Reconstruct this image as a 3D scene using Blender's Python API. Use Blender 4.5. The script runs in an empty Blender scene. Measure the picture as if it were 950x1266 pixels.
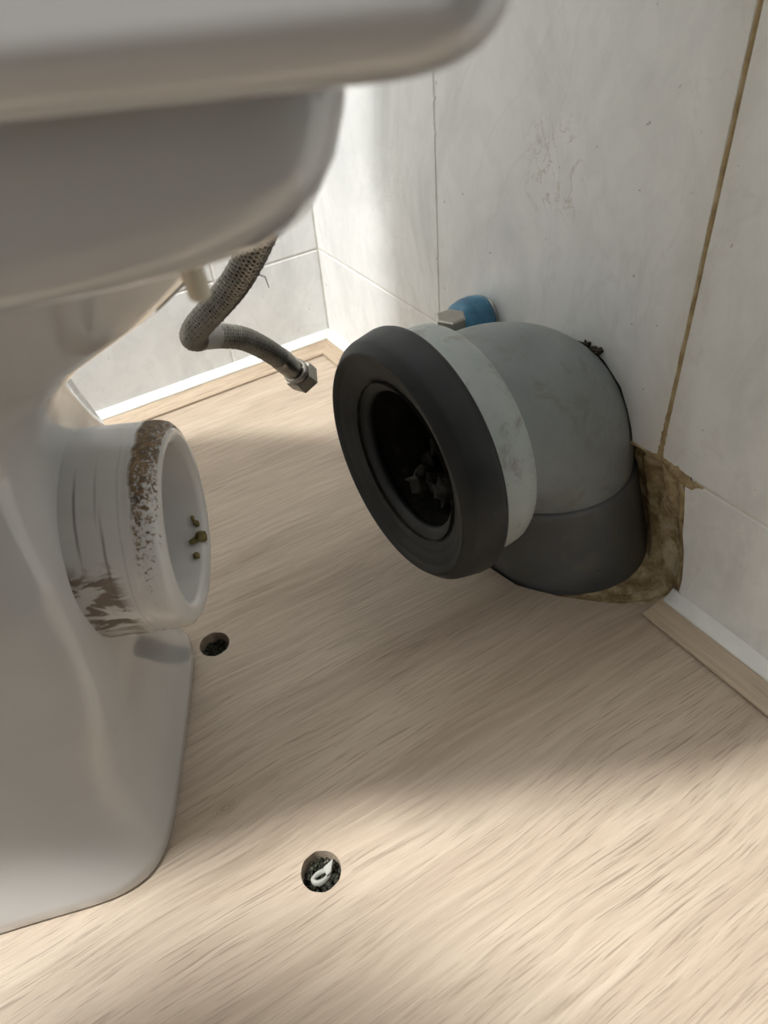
import bpy, bmesh, math, random
from math import sin, cos, pi, radians
from mathutils import Vector, Matrix, noise

sc = bpy.context.scene
COL = sc.collection

# ------------------------------------------------------------ camera
cam_d = bpy.data.cameras.new('camera')
cam = bpy.data.objects.new('camera', cam_d); COL.objects.link(cam)
cam_d.sensor_fit = 'VERTICAL'; cam_d.sensor_height = 36.0
cam_d.lens = 900.3/1266*36.0
cam_d.clip_start = 0.005
cam.matrix_world = Matrix(((0.5334, -0.5314, 0.6581, 0.7612),
                           (0.8425, 0.4026, -0.3579, -0.3618),
                           (-0.0748, 0.7454, 0.6625, 0.4472), (0, 0, 0, 1)))
cam_d.dof.use_dof = True
cam_d.dof.focus_distance = 0.50
cam_d.dof.aperture_fstop = 13.0
sc.camera = cam

# ------------------------------------------------------------ view + world
sc.view_settings.view_transform = 'Standard'
sc.view_settings.look = 'None'
sc.view_settings.gamma = 1.0
sc.view_settings.use_curve_mapping = False
sc.view_settings.exposure = 0.0
w = bpy.data.worlds.new('world'); sc.world = w; w.use_nodes = True
w.node_tree.nodes['Background'].inputs[0].default_value = (0.85, 0.93, 1.0, 1)
w.node_tree.nodes['Background'].inputs[1].default_value = 0.05

# ------------------------------------------------------------ lights
def area(name, loc, target, sx, sy, power, color, spread=180):
    d = bpy.data.lights.new(name, 'AREA'); d.shape = 'RECTANGLE'
    d.size = sx; d.size_y = sy; d.energy = power; d.color = color; d.spread = radians(spread)
    o = bpy.data.objects.new(name, d); COL.objects.link(o)
    o.location = loc
    o.rotation_euler = (Vector(target)-Vector(loc)).to_track_quat('-Z', 'Y').to_euler()
    return o
area('ceiling_lamp_light', (0.64, -1.40, 2.36), (0.64, -1.40, 0), 0.18, 0.18, 100, (1.0, 0.985, 0.965))

# ------------------------------------------------------------ node helpers
def mat(name):
    m = bpy.data.materials.new(name); m.use_nodes = True
    nt = m.node_tree; b = nt.nodes['Principled BSDF']
    return m, nt, b
def N(nt, typ, **kw):
    n = nt.nodes.new(typ)
    for k, v in kw.items():
        if hasattr(n, k): setattr(n, k, v)
        else: n.inputs[k.replace('_', ' ')].default_value = v
    return n
def L(nt, a, b): nt.links.new(a, b)
def coord(nt, scale=(1, 1, 1), kind='Object', rot=(0, 0, 0)):
    t = N(nt, 'ShaderNodeTexCoord'); mp = N(nt, 'ShaderNodeMapping')
    mp.inputs['Scale'].default_value = scale; mp.inputs['Rotation'].default_value = rot
    L(nt, t.outputs[kind], mp.inputs[0]); return mp.outputs[0]
def pos(nt, scale=(1, 1, 1), rot=(0, 0, 0)):
    t = N(nt, 'ShaderNodeNewGeometry'); mp = N(nt, 'ShaderNodeMapping')
    mp.inputs['Scale'].default_value = scale; mp.inputs['Rotation'].default_value = rot
    L(nt, t.outputs['Position'], mp.inputs[0]); return mp.outputs[0]
def noise_t(nt, vec, scale, detail=4, rough=.5, dist=0):
    n = N(nt, 'ShaderNodeTexNoise'); n.inputs['Scale'].default_value = scale
    n.inputs['Detail'].default_value = detail; n.inputs['Roughness'].default_value = rough
    n.inputs['Distortion'].default_value = dist
    L(nt, vec, n.inputs['Vector']); return n.outputs['Fac']
def ramp(nt, fac, stops):
    r = N(nt, 'ShaderNodeValToRGB'); e = r.color_ramp.elements
    while len(e) < len(stops): e.new(0.5)
    for i, (p, c) in enumerate(stops):
        e[i].position = p
        e[i].color = (c, c, c, 1) if isinstance(c, (int, float)) else (*c, 1)
    L(nt, fac, r.inputs[0]); return r.outputs[0]
def mix(nt, f, a, b, mode='MIX'):
    m = N(nt, 'ShaderNodeMix'); m.data_type = 'RGBA'; m.blend_type = mode
    for sock, v in ((m.inputs[0], f), (m.inputs[6], a), (m.inputs[7], b)):
        if isinstance(v, (int, float)): sock.default_value = v
        elif isinstance(v, tuple): sock.default_value = (*v, 1)
        else: L(nt, v, sock)
    return m.outputs[2]
def math_(nt, op, a, b=0.0, c=None):
    m = N(nt, 'ShaderNodeMath'); m.operation = op
    for s, v in zip(m.inputs, (a, b, c)):
        if v is None: continue
        if isinstance(v, (int, float)): s.default_value = v
        else: L(nt, v, s)
    return m.outputs[0]
def bump(nt, h, b, strength=.3, dist=.001):
    n = N(nt, 'ShaderNodeBump'); n.inputs['Strength'].default_value = strength
    n.inputs['Distance'].default_value = dist
    L(nt, h, n.inputs['Height']); L(nt, n.outputs[0], b.inputs['Normal'])
def sepxyz(nt, v):
    s = N(nt, 'ShaderNodeSeparateXYZ'); L(nt, v, s.inputs[0]); return s.outputs
def band(nt, x, lo, hi, soft):
    """1 inside lo..hi with soft edges"""
    a = N(nt, 'ShaderNodeMapRange'); a.inputs[1].default_value = lo-soft; a.inputs[2].default_value = lo+soft
    b = N(nt, 'ShaderNodeMapRange'); b.inputs[1].default_value = hi+soft; b.inputs[2].default_value = hi-soft
    L(nt, x, a.inputs[0]); L(nt, x, b.inputs[0])
    return math_(nt, 'MULTIPLY', a.outputs[0], b.outputs[0])

# ------------------------------------------------------------ materials
def m_tile():
    m, nt, b = mat('marbled_wall_tile')
    v = pos(nt, (1, 1, .55))
    c = noise_t(nt, v, 9, 6, .62, 1.2)
    base = ramp(nt, c, [(.30, (.64, .655, .65)), (.47, (.80, .81, .80)), (.60, (.845, .855, .845)), (.8, (.76, .775, .77))])
    fine = noise_t(nt, pos(nt, (1, 1, .7)), 42, 5, .65, .6)
    base = mix(nt, ramp(nt, fine, [(.40, 0.22), (.55, 0.0)]), base, (.64, .65, .64))
    # thin veins
    vein = noise_t(nt, pos(nt, (1.3, 1.3, .8)), 5.5, 5, .55, 2.0)
    vv = math_(nt, 'ABSOLUTE', math_(nt, 'SUBTRACT', vein, .5))
    vm = ramp(nt, vv, [(0.0, .13), (.014, 0.0)])
    base = mix(nt, vm, base, (.52, .50, .46))
    # one tan vein cluster as on the middle tile of the back wall
    p = sepxyz(nt, pos(nt))
    near = math_(nt, 'MULTIPLY', band(nt, p[0], .355, .405, .010), band(nt, p[2], .262, .315, .010))
    tv = noise_t(nt, pos(nt, (1.6, 1, .9)), 34, 4, .6, 1.5)
    tm = math_(nt, 'MULTIPLY', near, ramp(nt, math_(nt, 'ABSOLUTE', math_(nt, 'SUBTRACT', tv, .5)), [(0.0, .75), (.022, 0.0)]))
    base = mix(nt, tm, base, (.50, .43, .34))
    # brown seep beside the old joint
    dx = math_(nt, 'ABSOLUTE', math_(nt, 'SUBTRACT', p[0], .507))
    st = math_(nt, 'MULTIPLY', ramp(nt, dx, [(0.0, 1.0), (.022, 0.0)]), noise_t(nt, pos(nt, (1, 1, .35)), 55, 4, .6))
    base = mix(nt, math_(nt, 'MULTIPLY', st, .38), base, (.47, .37, .22))
    # specks
    sp = noise_t(nt, pos(nt), 160, 2, .5)
    base = mix(nt, ramp(nt, sp, [(.735, 0.0), (.76, .7)]), base, (.30, .27, .22))
    L(nt, base, b.inputs['Base Color'])
    b.inputs['Roughness'].default_value = .36
    b.inputs['Specular IOR Level'].default_value = .42
    bump(nt, c, b, .12, .002)
    return m
def m_grout():
    m, nt, b = mat('cream_grout')
    c = ramp(nt, noise_t(nt, pos(nt), 60, 4), [(.3, (.66, .65, .60)), (.7, (.80, .80, .76))])
    L(nt, c, b.inputs['Base Color']); b.inputs['Roughness'].default_value = .85
    return m
def m_brown_grout():
    m, nt, b = mat('brown_stained_grout')
    c = ramp(nt, noise_t(nt, pos(nt, (1, 1, .6)), 130, 5, .65), [(.28, (.20, .14, .07)), (.5, (.36, .27, .14)), (.72, (.50, .41, .26))])
    L(nt, c, b.inputs['Base Color']); b.inputs['Roughness'].default_value = .85
    bump(nt, noise_t(nt, pos(nt), 300, 4), b, .7, .001)
    return m
def m_oak(name='oak_effect_vinyl', ax='y', tint=(1, 1, 1)):
    m, nt, b = mat(name)
    s = {'y': (1, .10, 1), 'x': (.10, 1, 1)}[ax]
    rot = (0, 0, radians(-6)) if ax == 'y' else (0, 0, 0)
    yy = ax == 'y'
    def st(k): return (1, k, 1) if yy else (k, 1, 1)
    wv = N(nt, 'ShaderNodeTexNoise'); wv.inputs['Scale'].default_value = 9; L(nt, pos(nt, st(.5), rot), wv.inputs['Vector'])
    def wpos(k, amt):
        a = N(nt, 'ShaderNodeVectorMath'); a.operation = 'MULTIPLY_ADD'
        L(nt, wv.outputs['Color'], a.inputs[0]); a.inputs[1].default_value = (amt, 0, 0) if yy else (0, amt, 0)
        L(nt, pos(nt, st(k), rot), a.inputs[2]); return a.outputs[0]
    warp = noise_t(nt, pos(nt, st(.35), rot), 7, 3, .5)
    big = noise_t(nt, wpos(.12, .03), 20, 5, .6, .5)
    c = ramp(nt, big, [(.28, (.385, .300, .222)), (.46, (.475, .385, .295)), (.62, (.55, .455, .352)), (.8, (.46, .37, .28))])
    mid = noise_t(nt, wpos(.045, .025), 230, 6, .68, .3)
    c = mix(nt, ramp(nt, mid, [(.36, .38), (.56, 0.0)]), c, (.335, .258, .19))
    c = mix(nt, ramp(nt, mid, [(.52, 0.0), (.72, .35)]), c, (.64, .55, .44))
    pore = noise_t(nt, wpos(.028, .022), 780, 4, .6, .1)
    dens = ramp(nt, noise_t(nt, pos(nt, st(.3), rot), 14, 3), [(.35, .25), (.6, 1.0)])
    pm = math_(nt, 'MULTIPLY', ramp(nt, pore, [(.36, .72), (.46, 0.0)]), dens)
    c = mix(nt, pm, c, (.25, .185, .135))
    pale = ramp(nt, warp, [(.5, 0.0), (.75, .25)])
    c = mix(nt, pale, c, (.60, .51, .41))
    c = mix(nt, 1.0, c, tint, 'MULTIPLY')
    if ax == 'y':
        # knot in the board
        sub = N(nt, 'ShaderNodeVectorMath'); sub.operation = 'SUBTRACT'
        g = N(nt, 'ShaderNodeNewGeometry'); L(nt, g.outputs['Position'], sub.inputs[0]); sub.inputs[1].default_value = (.4985, -.3565, 0)
        sca = N(nt, 'ShaderNodeVectorMath'); sca.operation = 'MULTIPLY'; L(nt, sub.outputs[0], sca.inputs[0]); sca.inputs[1].default_value = (1.4, .8, 0)
        ln = N(nt, 'ShaderNodeVectorMath'); ln.operation = 'LENGTH'; L(nt, sca.outputs[0], ln.inputs[0])
        d = math_(nt, 'ADD', ln.outputs['Value'], math_(nt, 'MULTIPLY', noise_t(nt, pos(nt), 90, 3), .008))
        rings = math_(nt, 'SINE', math_(nt, 'MULTIPLY', d, 2300))
        fall = ramp(nt, d, [(0.004, .75), (.0135, .0)])
        km = math_(nt, 'MULTIPLY', fall, math_(nt, 'MULTIPLY_ADD', rings, .35, .6))
        c = mix(nt, km, c, (.26, .19, .13))
    L(nt, c, b.inputs['Base Color'])
    b.inputs['Roughness'].default_value = .42
    b.inputs['Specular IOR Level'].default_value = .5
    h = math_(nt, 'SUBTRACT', mid, math_(nt, 'MULTIPLY', pm, .6))
    bump(nt, h, b, .35, .0012)
    return m
def m_porcelain(name='white_glazed_porcelain'):
    m, nt, b = mat(name)
    c = ramp(nt, noise_t(nt, pos(nt), 14, 3), [(.3, (.56, .56, .552)), (.7, (.605, .605, .597))])
    sp = noise_t(nt, pos(nt), 260, 1)
    c = mix(nt, ramp(nt, sp, [(.84, 0.0), (.86, .4)]), c, (.3, .27, .22))
    L(nt, c, b.inputs['Base Color']); b.inputs['Roughness'].default_value = .10
    b.inputs['Coat Weight'].default_value = .5; b.inputs['Coat Roughness'].default_value = .05
    bump(nt, noise_t(nt, pos(nt), 22, 2), b, .08, .003)
    return m
def m_spigot():
    # object space: x = along the spout (0 root .. length tip), y,z across
    m, nt, b = mat('stained_porcelain_spout')
    co = N(nt, 'ShaderNodeTexCoord').outputs['Object']
    p = sepxyz(nt, co)
    ang = math_(nt, 'ARCTAN2', p[1], p[2])     # 0 = top, + towards the camera side (+y)
    c = ramp(nt, noise_t(nt, co, 25, 4), [(.3, (.61, .60, .575)), (.7, (.68, .67, .65))])
    # grey grooves and scuffs round the barrel
    for xx, a0, a1, wd, k in ((.055, .40, 1.05, .0006, .75), (.0665, .80, 1.50, .0006, .65), (.0645, .35, .75, .0004, .45), (.063, 1.25, 1.65, .0003, .35), (.0745, .1, 2.4, .0004, .22)):
        wob = math_(nt, 'MULTIPLY_ADD', noise_t(nt, co, 30, 2), .004, -.002)
        f = math_(nt, 'MULTIPLY', band(nt, math_(nt, 'ADD', p[0], wob), xx-wd, xx+wd, .0004), band(nt, ang, a0, a1, .15))
        f = math_(nt, 'MULTIPLY', f, k)
        c = mix(nt, f, c, (.16, .14, .12))
    # rust-brown speckled crust round the tip, thick at the top
    rad = math_(nt, 'SQRT', math_(nt, 'ADD', math_(nt, 'MULTIPLY', p[1], p[1]), math_(nt, 'MULTIPLY', p[2], p[2])))
    n1 = noise_t(nt, co, 520, 6, .72, .4)
    ring = band(nt, math_(nt, 'ADD', p[0], math_(nt, 'MULTIPLY_ADD', noise_t(nt, co, 120, 3), .005, -.0025)), .0805, .0925, .0008)
    thr = N(nt, 'ShaderNodeMapRange'); L(nt, ang, thr.inputs[0])
    thr.inputs[1].default_value = .15; thr.inputs[2].default_value = 1.75; thr.inputs[3].default_value = .15; thr.inputs[4].default_value = -.15
    inner = N(nt, 'ShaderNodeMapRange'); L(nt, p[0], inner.inputs[0])
    inner.inputs[1].default_value = .084; inner.inputs[2].default_value = .0935; inner.inputs[3].default_value = 0.0; inner.inputs[4].default_value = -.12
    val = math_(nt, 'ADD', math_(nt, 'ADD', n1, thr.outputs[0]), inner.outputs[0])
    rm = math_(nt, 'MULTIPLY', math_(nt, 'MULTIPLY', ring, math_(nt, 'GREATER_THAN', rad, .0495)), ramp(nt, val, [(.50, 0.0), (.55, .95)]))
    rc = ramp(nt, noise_t(nt, co, 260, 5), [(.3, (.060, .036, .018)), (.5, (.16, .095, .04)), (.62, (.27, .17, .075)), (.78, (.45, .36, .24))])
    c = mix(nt, rm, c, rc)
    # grey-brown mud smear low on the near side
    sm = math_(nt, 'MULTIPLY', band(nt, p[0], .043, .070, .003), band(nt, ang, 1.18, 2.5, .08))
    vm = N(nt, 'ShaderNodeMapping'); L(nt, co, vm.inputs[0]); vm.inputs['Scale'].default_value = (.6, 2.0, 2.0)
    n2 = noise_t(nt, vm.outputs[0], 70, 4, .6, .6)
    smm = math_(nt, 'MULTIPLY', sm, ramp(nt, n2, [(.485, 0.0), (.525, 1.0)]))
    c = mix(nt, math_(nt, 'MULTIPLY', smm, .95), c, mix(nt, noise_t(nt, co, 120, 4), (.16, .12, .09), (.30, .24, .19)))
    L(nt, c, b.inputs['Base Color'])
    rr = math_(nt, 'MULTIPLY_ADD', math_(nt, 'MAXIMUM', rm, smm), .6, .13)
    L(nt, rr, b.inputs['Roughness'])
    bump(nt, math_(nt, 'MULTIPLY', math_(nt, 'MAXIMUM', rm, smm), n1), b, .6, .0018)
    return m
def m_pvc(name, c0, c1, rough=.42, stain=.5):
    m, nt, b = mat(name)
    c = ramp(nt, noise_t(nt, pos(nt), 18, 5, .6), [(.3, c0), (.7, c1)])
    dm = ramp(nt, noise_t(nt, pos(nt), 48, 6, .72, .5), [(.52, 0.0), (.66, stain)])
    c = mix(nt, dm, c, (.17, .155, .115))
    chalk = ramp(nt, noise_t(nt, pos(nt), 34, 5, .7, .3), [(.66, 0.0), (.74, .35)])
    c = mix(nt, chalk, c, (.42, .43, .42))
    L(nt, c, b.inputs['Base Color'])
    b.inputs['Roughness'].default_value = rough
    bump(nt, noise_t(nt, pos(nt), 420, 4), b, .12, .0006)
    return m
def m_rubber():
    m, nt, b = mat('black_rubber')
    c = ramp(nt, noise_t(nt, pos(nt), 30, 4), [(.3, (.009, .0105, .011)), (.75, (.023, .0265, .028))])
    sp = ramp(nt, noise_t(nt, pos(nt), 210, 3, .6), [(.735, 0.0), (.77, .5)])
    c = mix(nt, sp, c, (.18, .18, .17))
    L(nt, c, b.inputs['Base Color'])
    L(nt, ramp(nt, noise_t(nt, pos(nt), 20, 4), [(.3, .42), (.7, .62)]), b.inputs['Roughness'])
    b.inputs['Specular IOR Level'].default_value = .35
    return m
def m_sludge():
    m, nt, b = mat('dark_pipe_sludge')
    c = ramp(nt, noise_t(nt, pos(nt), 70, 5, .65), [(.3, (.006, .005, .003)), (.55, (.016, .013, .008)), (.78, (.07, .062, .045))])
    L(nt, c, b.inputs['Base Color']); b.inputs['Roughness'].default_value = .8
    bump(nt, noise_t(nt, pos(nt), 160, 4), b, .8, .002)
    return m
def m_mortar():
    m, nt, b = mat('tan_crumbly_mortar')
    c = ramp(nt, noise_t(nt, pos(nt), 45, 6, .65, .8), [(.28, (.14, .09, .045)), (.42, (.32, .23, .115)), (.55, (.56, .45, .26)), (.70, (.76, .67, .49))])
    c = mix(nt, ramp(nt, noise_t(nt, pos(nt), 22, 4), [(.55, 0.0), (.72, .5)]), c, (.13, .09, .055))
    L(nt, c, b.inputs['Base Color']); b.inputs['Roughness'].default_value = .9
    bump(nt, noise_t(nt, pos(nt), 130, 6, .7), b, .9, .003)
    return m
def m_plain(name, col, rough=.5, metal=0.0, var=.12, scale=40, bumpy=0.0, sss=0):
    m, nt, b = mat(name)
    lo = tuple(x*(1-var) for x in col); hi = tuple(min(1, x*(1+var)) for x in col)
    c = ramp(nt, noise_t(nt, pos(nt), scale, 4), [(.3, lo), (.7, hi)])
    L(nt, c, b.inputs['Base Color']); b.inputs['Roughness'].default_value = rough
    b.inputs['Metallic'].default_value = metal
    if bumpy: bump(nt, noise_t(nt, pos(nt), scale*6, 4), b, bumpy, .001)
    return m
def m_debris():
    m, nt, b = mat('green_black_grit')
    c = ramp(nt, noise_t(nt, pos(nt), 380, 5, .7), [(.32, (.004, .005, .003)), (.52, (.018, .020, .011)), (.64, (.07, .075, .04)), (.78, (.22, .22, .15))])
    L(nt, c, b.inputs['Base Color']); b.inputs['Roughness'].default_value = .7
    return m
def m_blue():
    m, nt, b = mat('blue_paint_worn')
    c = ramp(nt, noise_t(nt, pos(nt), 60, 5, .65), [(.3, (.025, .11, .20)), (.6, (.06, .21, .34)), (.8, (.20, .36, .45))])
    L(nt, c, b.inputs['Base Color']); b.inputs['Roughness'].default_value = .35
    return m

TILE, GROUT, BGROUT = m_tile(), m_grout(), m_brown_grout()
OAK = m_oak(); OAKX = m_oak('oak_effect_trim_x', 'x', (.93, .90, .84)); OAKY = m_oak('oak_effect_trim_y', 'y', (1.0, .97, .92))
PORC, SPOUT = m_porcelain(), m_spigot()
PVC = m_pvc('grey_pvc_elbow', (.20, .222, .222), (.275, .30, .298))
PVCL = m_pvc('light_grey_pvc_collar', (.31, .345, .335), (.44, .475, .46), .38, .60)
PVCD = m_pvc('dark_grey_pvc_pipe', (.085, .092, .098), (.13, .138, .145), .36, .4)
RUBBER, SLUDGE, MORTAR, DEBRIS, BLUE = m_rubber(), m_sludge(), m_mortar(), m_debris(), m_blue()
NICKEL = m_plain('dull_nickel', (.44, .42, .38), .28, 1.0, .15, 80)
SATIN = m_plain('satin_sleeve', (.46, .45, .42), .5, .3, .1, 80)
STEELW = m_plain('braided_steel_wire', (.36, .345, .31), .36, 1.0, .2, 90)
HOSEIN = m_plain('dark_hose_lining', (.030, .027, .023), .6, 0.0, .2, 60)
IVORY = m_plain('ivory_plastic', (.62, .57, .44), .45, 0, .06)
WPLAST = m_plain('white_plastic', (.40, .41, .37), .5, 0, .08)
CAULK = m_plain('white_silicone', (.80, .81, .78), .35, 0, .05, 60, .2)
DARK = m_plain('dark_void', (.012, .011, .009), .9)
CONC = m_plain('grey_screed', (.20, .185, .16), .95, 0, .25, 50, .6)
PAINT = m_plain('white_paint', (.55, .55, .54), .7, 0, .03, 5)
BOUNCECUT = m_plain('bounce_cutting_charcoal', (.06, .06, .06), .6, 0, .03, 5)  # right wall coloured dark to keep bounced light off the toilet
DIRT = m_plain('dark_dirt', (.05, .04, .028), .9, 0, .4, 200)
GREYSM = m_plain('grey_silicone_smear', (.44, .43, .41), .35, 0, .08, 40)

# ------------------------------------------------------------ mesh helpers
def link(name, me, m, parent=None, smooth=True):
    o = bpy.data.objects.new(name, me); COL.objects.link(o)
    if m: me.materials.append(m)
    if smooth:
        for p in me.polygons: p.use_smooth = True
    if parent: o.parent = parent
    return o
def mesh(name, verts, faces, m, parent=None, smooth=True):
    me = bpy.data.meshes.new(name); me.from_pydata([tuple(v) for v in verts], [], faces); me.update()
    return link(name, me, m, parent, smooth)
def frombm(name, bm, m, parent=None, smooth=False):
    bmesh.ops.recalc_face_normals(bm, faces=bm.faces)
    me = bpy.data.meshes.new(name); bm.to_mesh(me); bm.free()
    return link(name, me, m, parent, smooth)
def tag(o, label=None, cat=None, group=None, kind=None):
    if label: o['label'] = label
    if cat: o['category'] = cat
    if group: o['group'] = group
    if kind: o['kind'] = kind
    return o
def empty(name, loc=(0, 0, 0), M=None):
    o = bpy.data.objects.new(name, None); COL.objects.link(o); o.empty_display_size = .03
    if M is not None: o.matrix_world = M
    else: o.location = loc
    return o
def box(name, x0, x1, y0, y1, z0, z1, m, parent=None, bev=0):
    bm = bmesh.new()
    bmesh.ops.create_cube(bm, size=1)
    for v in bm.verts:
        v.co = Vector((x0+(v.co.x+.5)*(x1-x0), y0+(v.co.y+.5)*(y1-y0), z0+(v.co.z+.5)*(z1-z0)))
    if bev: bmesh.ops.bevel(bm, geom=bm.edges[:], offset=bev, segments=1, affect='EDGES')
    return frombm(name, bm, m, parent)
def poly_prism(name, pts, axis, d0, d1, m, parent=None, bev=0):
    """pts in the plane normal to axis, extruded d0..d1"""
    def P(a, b, d): return {'y': (a, d, b), 'x': (d, a, b), 'z': (a, b, d)}[axis]
    bm = bmesh.new()
    vs = [bm.verts.new(P(a, b, d0)) for a, b in pts]
    f = bm.faces.new(vs)
    r = bmesh.ops.extrude_face_region(bm, geom=[f])
    for v in [g for g in r['geom'] if isinstance(g, bmesh.types.BMVert)]:
        v.co = Vector(P(*{'y': (v.co.x, v.co.z), 'x': (v.co.y, v.co.z), 'z': (v.co.x, v.co.y)}[axis], d1))
    if bev:
        es = [e for e in bm.edges]
        bmesh.ops.bevel(bm, geom=es, offset=bev, segments=1, affect='EDGES')
    return frombm(name, bm, m, parent)
def lathe(name, prof, M, m, parent=None, seg=96, wob=None, close=False):
    """prof = [(a, r)] along local +X, revolved; M places it"""
    vs, fs = [], []
    for i, (a, r) in enumerate(prof):
        for j in range(seg):
            t = 2*pi*j/seg
            rr = r*(1+(wob(a, t) if wob else 0))
            vs.append(M @ Vector((a, rr*sin(t), rr*cos(t))))
    n = len(prof)
    for i in range(n-1 if not close else n):
        for j in range(seg):
            a, b = i*seg+j, i*seg+(j+1) % seg
            c, d = ((i+1) % n)*seg+(j+1) % seg, ((i+1) % n)*seg+j
            fs.append((a, b, c, d))
    return mesh(name, vs, fs, m, parent)
def catmull(pts, n=10):
    P = [Vector(p) for p in pts]; P = [2*P[0]-P[1]]+P+[2*P[-1]-P[-2]]
    out = []
    for i in range(1, len(P)-2):
        for k in range(n):
            t = k/n; a, b, c, d = P[i-1:i+3]
            out.append(.5*((2*b)+(c-a)*t+(2*a-5*b+4*c-d)*t*t+(3*b-a-3*c+d)*t**3))
    out.append(P[-2]); return out
def frames(path):
    T = []
    for i in range(len(path)):
        a = path[max(0, i-1)]; b = path[min(len(path)-1, i+1)]
        T.append((b-a).normalized())
    up = Vector((0, 0, 1)) if abs(T[0].z) < .9 else Vector((1, 0, 0))
    n = (up-T[0]*up.dot(T[0])).normalized(); Fr = []
    for t in T:
        n = (n-t*n.dot(t)).normalized(); Fr.append((t, n, t.cross(n)))
    return Fr
def tube_data(path, r, seg=20, caps=True):
    Fr = frames(path); vs, fs = [], []
    for i, (p, (t, n, b)) in enumerate(zip(path, Fr)):
        ri = r[i] if isinstance(r, (list, tuple)) else r
        for j in range(seg):
            a = 2*pi*j/seg; vs.append(p+(n*cos(a)+b*sin(a))*ri)
    for i in range(len(path)-1):
        for j in range(seg):
            fs.append((i*seg+j, i*seg+(j+1) % seg, (i+1)*seg+(j+1) % seg, (i+1)*seg+j))
    if caps:
        fs.append(tuple(range(seg))[::-1]); fs.append(tuple((len(path)-1)*seg+j for j in range(seg)))
    return vs, fs
def tube(name, path, r, m, parent=None, seg=20, caps=True):
    vs, fs = tube_data([Vector(p) for p in path], r, seg, caps)
    return mesh(name, vs, fs, m, parent)
def subsurf(o, lv=2):
    md = o.modifiers.new('sub', 'SUBSURF'); md.levels = lv; md.render_levels = lv; return o
def nz(x, y, z, s): return noise.noise(Vector((x*s, y*s, z*s)))

# ------------------------------------------------------------ room shell
ROOM_X, ROOM_Y, ROOM_Z = .93, -2.0, 2.4
GX0, TW, GZ, TH = .2435, .2637, .12, .352     # joints: first vertical, tile width, first bed joint, tile height
T = .007; G = .0013                            # tile thickness, half joint
# back wall (y = 0): grout bed, tiles proud of it
NOTCH = [(.349, -.15), (.350, .06), (.354, .10), (.3665, .1320), (.3815, .1585), (.4000, .1715), (.424, .1770), (.445, .1713), (.4635, .1583), (.4725, .1445), (.4785, .1320), (.4820, .1215)]
wall_b = tag(poly_prism('wall_back', [(-.1, -.15)]+NOTCH+[(.5270, .1215), (.5350, .1215), (.5480, .10), (.5500, -.15), (ROOM_X+.1, -.15), (ROOM_X+.1, ROOM_Z), (-.1, ROOM_Z)], 'y', .0007, .10, GROUT), kind='structure')
box('wall_cavity', .30, .62, .101, .12, -.15, .25, CONC, wall_b)
wall_l = tag(box('wall_left', -.10, -.0007, ROOM_Y-.1, .0007, -.15, ROOM_Z, GROUT), kind='structure')
xs = [.0, GX0, GX0+TW, GX0+2*TW, ROOM_X]
zs = [0.0, GZ]; z_ = GZ
while z_ < ROOM_Z-.01: z_ = min(z_+TH, ROOM_Z); zs.append(z_)
hole_w = [(.392, .0), (.392, .055), (.41, .095), (.44, .112), (.487, .1185)]
for j in range(len(zs)-1):
    for i in range(len(xs)-1):
        x0, x1, z0, z1 = xs[i]+G, xs[i+1]-G, zs[j]+G, zs[j+1]-G
        if x1-x0 < .01: continue
        if j == 0: z0 = -.002
        if j == 0 and i == 1:      # cut round the soil pipe
            pts = [(x0, z0)]+[(a, max(b_, z0)) for a, b_ in NOTCH[:3]]+[(.3610, z1), (x0, z1)]
            poly_prism('tile', pts, 'y', 0, T, TILE, wall_b, .0006)
        elif j == 1 and i == 1:
            pts = [(x0, z0), (.3620, z0)]+NOTCH[3:-1]+[(.4822, z0), (x1, z0), (x1, z1), (x0, z1)]
            poly_prism('tile', pts, 'y', 0, T, TILE, wall_b, .0006)
        elif j == 0 and i == 2:
            pts = [(.5505, z0), (x1, z0), (x1, z1), (.5295, z1), (.5335, .104), (.5365, .09), (.5395, .072), (.5440, .058), (.5465, .045), (.5490, .030)]
            poly_prism('tile', pts, 'y', 0, T, TILE, wall_b, .0006)
        elif j == 1 and i == 2:    # broken lower left corner
            pts = [(x0, .1295), (.5100, .1230), (.5180, .1212), (.5260, z0), (x1, z0), (x1, z1), (x0, z1)]
            poly_prism('tile', pts, 'y', 0, T, TILE, wall_b, .0006)
        else:
            box('tile', x0, x1, 0, T, z0, z1, TILE, wall_b, .0006)
ys = [0, -.1305, -.1305-TW, -.1305-2*TW, -.1305-3*TW, -.1305-4*TW, -.1305-5*TW, -.1305-6*TW, -.1305-7*TW, ROOM_Y]
for j in range(len(zs)-1):
    for i in range(len(ys)-1):
        y1, y0, z0, z1 = ys[i]-G, ys[i+1]+G, zs[j]+G, zs[j+1]-G
        if y1-y0 < .01: continue
        if j == 0: z0 = -.002
        box('tile', -T, 0, y0, y1, z0, z1, TILE, wall_l, .0006)
tag(box('wall_right', ROOM_X, ROOM_X+.1, ROOM_Y-.1, .1, -.15, ROOM_Z, BOUNCECUT), kind='structure')
tag(box('wall_front', -.1, ROOM_X+.1, ROOM_Y-.1, ROOM_Y, -.15, ROOM_Z, PAINT), kind='structure')
tag(box('ceiling', -.1, ROOM_X+.1, ROOM_Y-.1, .1, ROOM_Z, ROOM_Z+.05, PAINT), kind='structure')

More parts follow.
